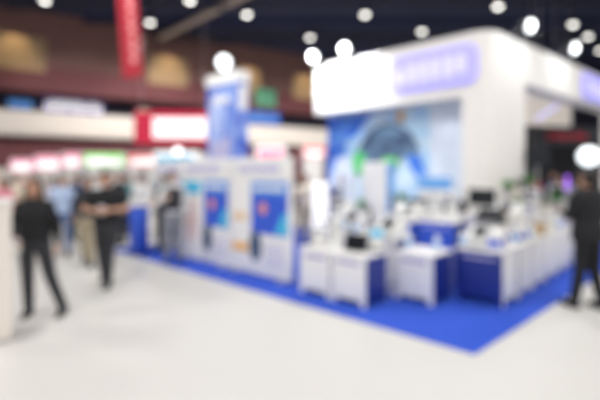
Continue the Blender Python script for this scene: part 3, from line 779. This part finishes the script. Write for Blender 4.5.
m = MB(); m.cyl((0, 0, 1.35), (0, 0, 1.65), .035); m.build('tube', M['glowviolet'], t); m = MB(); m.cyl((0, 0, 0.02), (0, 0, 1.35), .02); m.cyl((0, 0, 0), (0, 0, .02), .14); m.build('stand', M['dark'], t)

# white pillar at the left frame edge
t = thing('white_plinth', 'tall off-white plinth cut by the left picture edge', 'plinth', (-2.95, 4.5, 0), math.radians(33))
m = MB(); m.box(-.8, -.02, .02, .40, 0.03, 1.42, .012); m.build('body', M['cream'], t)
m = MB(); m.box(-.79, -.03, .03, .39, 0, .03); m.build('kick_board', M['grey'], t)
m = MB(); m.box(-.82, 0, 0, .42, 1.42, 1.46, .008); m.build('top', M['white'], t)

# ------------------------------------------------------------------ people
def remeshed(name, m, mats, parent, voxel, smooth=3, paint=None):
    me = bpy.data.meshes.new(name + '_raw'); m.bm.to_mesh(me); m.bm.free()
    o = bpy.data.objects.new('tmp', me); COL.objects.link(o)
    r = o.modifiers.new('r', 'REMESH'); r.mode = 'VOXEL'; r.voxel_size = voxel; r.use_smooth_shade = True
    s = o.modifiers.new('s', 'SMOOTH'); s.factor = .5; s.iterations = smooth
    dg = bpy.context.evaluated_depsgraph_get()
    new = bpy.data.meshes.new_from_object(o.evaluated_get(dg)); new.name = name
    bpy.data.objects.remove(o); bpy.data.meshes.remove(me)
    new.materials.clear()
    for k in mats: new.materials.append(k)
    for p in new.polygons:
        p.use_smooth = True; p.material_index = paint(p.center) if paint else 0
    ob = bpy.data.objects.new(name, new); COL.objects.link(ob)
    if parent: ob.parent = parent
    return ob

TORSO = [(.84, .12, .08, .005), (.90, .150, .105, .005), (.97, .152, .108, .005), (1.06, .130, .093, 0), (1.15, .132, .095, 0), (1.27, .152, .107, -.004), (1.36, .150, .098, 0), (1.41, .115, .080, .004), (1.455, .06, .056, .005)]
def torso(m, slim, g, z0, z1):
    rg = [(z, rx*slim+g, ry*(1+(slim-1)*.5)+g, y) for z, rx, ry, y in TORSO if z0 <= z <= z1]
    m.loft(rg)
def hand(m, wrist, d, side, nrm, curl=.5):
    """d: direction forearm -> fingers, nrm: palm normal, side: across the palm toward the thumb"""
    d, nrm = Vector(d).normalized(), Vector(nrm); nrm = (nrm - d*nrm.dot(d)).normalized(); sd = Vector(side); sd = (sd-d*sd.dot(d)-nrm*sd.dot(nrm)).normalized()
    w0 = Vector(wrist); pc = w0+d*.05
    rot = Matrix((sd, nrm, d)).transposed()
    m.ell(pc, (.040, .017, .052), rot, 12)
    for k, (off, ln) in enumerate(((.030, .072), (.010, .080), (-.011, .074), (-.031, .058))):
        p = w0+d*.088+sd*off
        p1 = p+(d*math.cos(curl*.6)+nrm*math.sin(curl*.6))*ln*.5; p2 = p1+(d*math.cos(curl*1.7)+nrm*math.sin(curl*1.7))*ln*.5
        m.cap(p-d*.02, p1, .0095, .0085, 8); m.cap(p1, p2, .0085, .007, 8)
    p = w0+d*.025+sd*.032; p1 = p+(sd*.7+d*.7+nrm*.25).normalized()*.038; p2 = p1+(d*.9+nrm*.45).normalized()*.030
    m.cap(p, p1, .012, .010, 8); m.cap(p1, p2, .010, .008, 8)

def person(label, loc, rz=0, H=1.70, pose='stand', top='black', bottom='black', sleeve='short', hair='short', hairm='hair', skin=0, vox=.008, shoe='black',
           vest=None, head_turn=0, slim=1.0, over={}, group=None, skirt=False):
    s = H/1.70
    J = dict(hL=(.09, 0, .90), hR=(-.09, 0, .90), kL=(.10, -.01, .49), kR=(-.10, -.01, .49), aL=(.11, .02, .09), aR=(-.11, .02, .09),
             sL=(.168, 0, 1.385), sR=(-.168, 0, 1.385), eL=(.235, .02, 1.12), eR=(-.235, .02, 1.12), wL=(.25, -.06, .88), wR=(-.25, -.06, .88))
    if pose == 'walk': J.update(kL=(.09, -.16, .52), aL=(.09, -.22, .12), kR=(-.09, .03, .49), aR=(-.09, .26, .13), wL=(.24, .02, .87), wR=(-.24, -.2, .93))
    if pose == 'hold': J.update(eL=(.25, -.02, 1.12), eR=(-.25, -.02, 1.12), wL=(.07, -.25, 1.10), wR=(-.07, -.25, 1.10))
    if pose == 'walkhold': J.update(kL=(.07, -.10, .51), aL=(.06, -.14, .10), kR=(-.07, .04, .49), aR=(-.07, .20, .13), eL=(.31, .0, 1.15), eR=(-.31, .0, 1.15), wL=(.08, -.24, 1.14), wR=(-.08, -.24, 1.14))
    if pose == 'reach': J.update(eL=(.24, -.10, 1.15), wL=(.18, -.34, 1.16), wR=(-.24, -.08, .88))
    if pose == 'chat': J.update(eR=(-.25, -.04, 1.12), wR=(-.17, -.26, 1.20))
    J.update(over)
    J = {k: Vector(v) for k, v in J.items()}
    hc = Vector((0, -.015, 1.585))
    HR = Matrix.Rotation(head_turn, 3, 'Z')
    def hd(x, y, z): return hc + HR @ Vector((x, y, z))
    sk = SKIN[skin]
    body = MB()
    torso(body, slim, 0, .8, 1.5)
    body.cap((.08, 0, 1.395), J['sL'], .055, .050); body.cap((-.08, 0, 1.395), J['sR'], .055, .050)
    body.cap((0, .01, 1.38), (0, -.005, 1.51), .055, .048)
    body.ell(hc+Vector((0, .01, .03)), (.073, .092, .088), HR); body.ell(hd(0, -.03, -.035), (.055, .058, .078), HR)
    body.ell(hd(0, -.092, -.008), (.012, .018, .022), HR, 10); body.ell(hd(0, -.082, -.075), (.024, .014, .016), HR, 10)
    body.ell(hd(0, -.088, -.052), (.021, .010, .009), HR, 10)
    for q in (-1, 1):
        body.ell(hd(.073*q, .012, 0), (.010, .018, .030), HR, 10); body.ell(hd(.028*q, -.072, .028), (.024, .014, .008), HR, 10)
    for L, q in (('L', 1), ('R', -1)):
        sh, el, wr = J['s'+L], J['e'+L], J['w'+L]
        body.cap(sh, el, .050, .038); body.cap(el, wr, .038, .025)
        d = (wr-el).normalized()
        if d.z < -.6: hand(body, wr, d, (0, -1, 0), (-q, 0, 0), .45)
        else: hand(body, wr, d, (0, -.2, 1), (-q*.3, -.8, .1) if abs(d.x) > .6 else (-q, 0, 0), .8)
        hp, kn, an = J['h'+L], J['k'+L], J['a'+L]
        body.cap(hp, kn, .083, .056); body.cap(kn, an, .056, .036); body.cap(kn.lerp(an, .3)+Vector((0, .012, 0)), kn.lerp(an, .5), .054, .045)
        body.cap(an+Vector((0, .02, -.045)), an+Vector((0, -.13, -.06)), .035, .026)
    lipc = hd(0, -.095, -.052)
    bo = remeshed('person', body, [sk, M['lips']], None, vox, 2, lambda c: 1 if (abs(c.x-lipc.x) < .024 and abs(c.z-lipc.z) < .009 and (c-lipc).length < .03) else 0)
    ca, cb = (Vector(loc[:2])-C0).dot(U), (Vector(loc[:2])-C0).dot(V)
    bo.location = (loc[0], loc[1], .012 if (0 < cb and 0 < ca < 8.2) else 0); bo.rotation_euler = (0, 0, rz); bo.scale = (s, s, s)
    tag(bo, label, 'person', group)
    for q in (-1, 1):
        m = MB(); m.ell(hd(.028*q, -.080, .010), (.013, .008, .007), HR, 10); m.build('eye', M['eye'], bo)
    # hair
    m = MB(); m.ell(hd(0, .032, .045), (.090, .095, .094), HR)
    m.ell(hd(0, .045, .0), (.082, .078, .09), HR)
    if hair == 'long':
        m.cap(hd(.072, -.005, .03), hd(.085, .02, -.20), .034, .036); m.cap(hd(-.072, -.005, .03), hd(-.085, .02, -.20), .034, .036)
        m.cap(hd(0, .07, .0), hd(0, .10, -.26), .075, .075); m.ell(hd(0, -.045, .092), (.055, .045, .025), HR)
    elif hair == 'bun': m.ell(hd(0, .13, .06), .045); m.ell(hd(0, -.04, .09), (.06, .04, .024), HR)
    else: m.ell(hd(0, -.035, .095), (.062, .05, .026), HR)
    remeshed('hair', m, [M[hairm]], bo, vox)
    # top
    tm = cloth(top, CC[top]); m = MB(); g = .014
    torso(m, slim, .018, .89, 1.5)
    for L, q in (('L', 1), ('R', -1)):
        sh, el, wr = J['s'+L], J['e'+L], J['w'+L]
        m.cap((.08*q, 0, 1.385), sh, .064, .060)
        if sleeve == 'short': m.cap(sh, sh.lerp(el, .62), .060, .058)
        else: m.cap(sh, el, .060, .052); m.cap(el, el.lerp(wr, .88), .052, .040)
    m.cap((0, .01, 1.40), (0, .005, 1.445), .064, .060)
    remeshed('shirt', m, [tm], bo, vox)
    if vest:
        m = MB(); g = .028
        torso(m, slim, g, .95, 1.42)
        remeshed('waistcoat', m, [cloth(vest, CC[vest])], bo, vox)
    # bottom
    m = MB(); g = .014
    yq = 1+(slim-1)*.5; m.loft([(.80, .13*slim, .09*yq, .005), (.86, .152*slim+.016, .108*yq+.014, .005), (.93, .155*slim+.014, .110*yq+.014, .005), (1.0, .146*slim+.012, .104*yq+.012, .003)])
    for L in 'LR':
        hp, kn, an = J['h'+L], J['k'+L], J['a'+L]
        m.cap(hp, kn, .096, .072); m.cap(kn, an+Vector((0, 0, .0)), .072, .058)
    if skirt: m.lathe([(.17, .95), (.2, .8), (.24, .5), (.23, .48)])
    remeshed('trousers' if not skirt else 'skirt', m, [cloth(bottom, CC[bottom])], bo, vox)
    for L in 'LR':
        an = J['a'+L]; zf = max(an.z-.09, 0)
        m = MB(); m.cap((an.x, an.y+.03, zf+.045), (an.x, an.y-.06, zf+.042), .045, .042); m.cap((an.x, an.y-.06, zf+.042), (an.x, an.y-.155, zf+.034), .042, .033)
        m.box(an.x-.042, an.x+.042, an.y-.18, an.y+.065, zf+.0, zf+.022, .008)
        remeshed('shoe', m, [cloth(shoe, CC[shoe])], bo, max(vox, .007))
    return bo

def at(px_, Y): return ((px_-300)/437*Y, Y, 0)
V1 = .0065
# woman with legs apart at the left
wy = 5.32
w1 = person('long-haired woman in black top and trousers at the left holding a leaflet', at(34.5, wy), math.radians(10), 1.66, 'stand', 'black', 'charcoal', 'long', 'long', 'hairb', 0, V1,
       over=dict(kL=(.19, -.02, .49), aL=(.33, .0, .09), kR=(-.07, -.02, .49), aR=(-.08, .04, .09), wR=(-.13, -.22, .99), eR=(-.25, .02, 1.13), eL=(.25, .03, 1.12), wL=(.26, .02, .89)), slim=1.15)
def leaflet(loc, rz, wd, h, label, tilt=.3):
    t = thing('leaflet', label, 'leaflet', loc, rz)
    t.rotation_euler = (tilt, 0, rz)
    m = MB(); m.box(-wd/2, wd/2, -.003, .003, -h/2, h/2); m.build('paper', M['paper'], t)
    m = MB(); m.box(-wd/2+.01, wd/2-.01, -.004, -.003, h*.2, h*.4); m.build('heading', M['lav'], t)
p = w1.matrix_basis @ Vector((-.10, -.31, .93)); leaflet(p, math.radians(20), .13, .17, 'white folded leaflet in the hand of the long-haired woman')
# walking person
wy = 6.75
w2 = person('person in black short-sleeved shirt walking with hands held before the chest', at(106, wy), math.radians(12), 1.75, 'walkhold', 'black', 'charcoal', 'short', 'short', 'hair', 0, V1, slim=1.12, shoe='charcoal')
p = w2.matrix_basis @ Vector((0, -.285, 1.15)); leaflet(p, math.radians(12), .10, .13, 'small white card held by the walking person', -.3)
# man at right edge, seen from the side/back
wy = 5.6
w3 = person('man in black shirt and trousers at the right edge, facing the stand', at(588, wy), math.radians(-162), 1.78, 'reach', 'black', 'black', 'long', 'short', 'hair', 0, V1, slim=1.42,
            over=dict(kL=(.10, -.02, .49), aL=(.13, -.08, .09), kR=(-.10, 0, .49), aR=(-.12, .08, .09), eR=(-.27, -.03, 1.12), wR=(-.18, -.24, 1.08), eL=(.27, -.04, 1.13), wL=(.16, -.24, 1.17), sL=(.2, 0, 1.39), sR=(-.2, 0, 1.39)))
# companion behind the walker
person('person in dark shirt and khaki trousers just behind the walking person', at(88, 8.2), .3, 1.66, 'walk', 'charcoal', 'khaki', 'long', 'short', 'hair', 1, .009)
# staff by the poster walls
person('person in white shirt and dark waistcoat standing at the far poster wall', at(173, 8.5), .35, 1.74, 'chat', 'white', 'grey', 'long', 'short', 'hair', 2, .009, vest='charcoal', slim=.95)
person('person in black leaning beside the blue drum counter', at(163, 9.65), -.5, 1.66, 'hold', 'black', 'black', 'long', 'short', 'hair', 2, .009)
# crowd
CR = [(4, 9.6, 1.62, 'pink', 'khaki', 'stand', 'long', 'person in pink top at the left picture edge'),
      (17, 11.5, 1.66, 'cream', 'denim', 'hold', 'short', 'person in cream top left of the long-haired woman'),
      (52, 12.4, 1.60, 'lilac', 'black', 'stand', 'long', 'person in lilac top far behind the long-haired woman'),
      (63, 9.2, 1.66, 'pale_blue', 'denim', 'walk', 'short', 'person in pale blue shirt between the two people in black'),
      (76, 11.2, 1.70, 'navy', 'black', 'stand', 'short', 'person in navy shirt right of the pale blue one'),
      (119, 10.6, 1.74, 'charcoal', 'charcoal', 'chat', 'short', 'tall person in charcoal shirt right behind the walking person'),
      (128, 12.2, 1.66, 'teal', 'navy', 'stand', 'short', 'person in teal shirt under the red and white stall sign'),
      (140, 11.6, 1.68, 'white', 'navy', 'stand', 'short', 'person in white shirt behind the blue drum counter'),
      (30, 13.8, 1.70, 'red', 'black', 'stand', 'short', 'person in red shirt among the far left crowd'),
      (98, 13.4, 1.64, 'white', 'black', 'hold', 'long', 'person in white top below the green sign'),
      (190, 11.8, 1.64, 'pink', 'grey', 'stand', 'long', 'person in pink top behind the poster walls'),
      (200, 13.0, 1.68, 'grey', 'black', 'stand', 'short', 'person in grey shirt behind the poster walls'),
      (305, 10.6, 1.66, 'cream', 'khaki', 'chat', 'bun', 'person in cream top between the tower and the glowing pillar'),
      (296, 13.5, 1.70, 'charcoal', 'black', 'stand', 'short', 'person in charcoal shirt far behind, left of the booth fascia'),
      (343, 9.9, 1.66, 'grey', 'navy', 'hold', 'short', 'person in grey shirt right of the glowing pillar')]
for i, (p_, Y, h, tp, bt_, ps, hr, lb) in enumerate(CR):
    person(lb, at(p_, Y), random.uniform(-.7, .7), h, ps, tp, bt_, 'long' if i % 2 else 'short', hr, 'hair' if i % 3 else 'hairb', i % 3, .011)
for p_, Y, h, tp, bt_, ps, hr, lb, rz in ((520, 12.8, 1.7, 'charcoal', 'black', 'stand', 'short', 'person in charcoal shirt inside the booth side opening', -.8),
      (536, 15.4, 1.66, 'red', 'black', 'hold', 'long', 'person in dark red top beyond the side opening', .3),
      (553, 13.6, 1.72, 'navy', 'black', 'stand', 'short', 'person in navy shirt beyond the right-hand row', -.4),
      (560, 12.2, 1.62, 'khaki', 'charcoal', 'chat', 'bun', 'person in khaki top beside the violet light bar', -.9)):
    person(lb, at(p_, Y), rz, h, ps, tp, bt_, 'long', hr, 'hair', 1, .011)
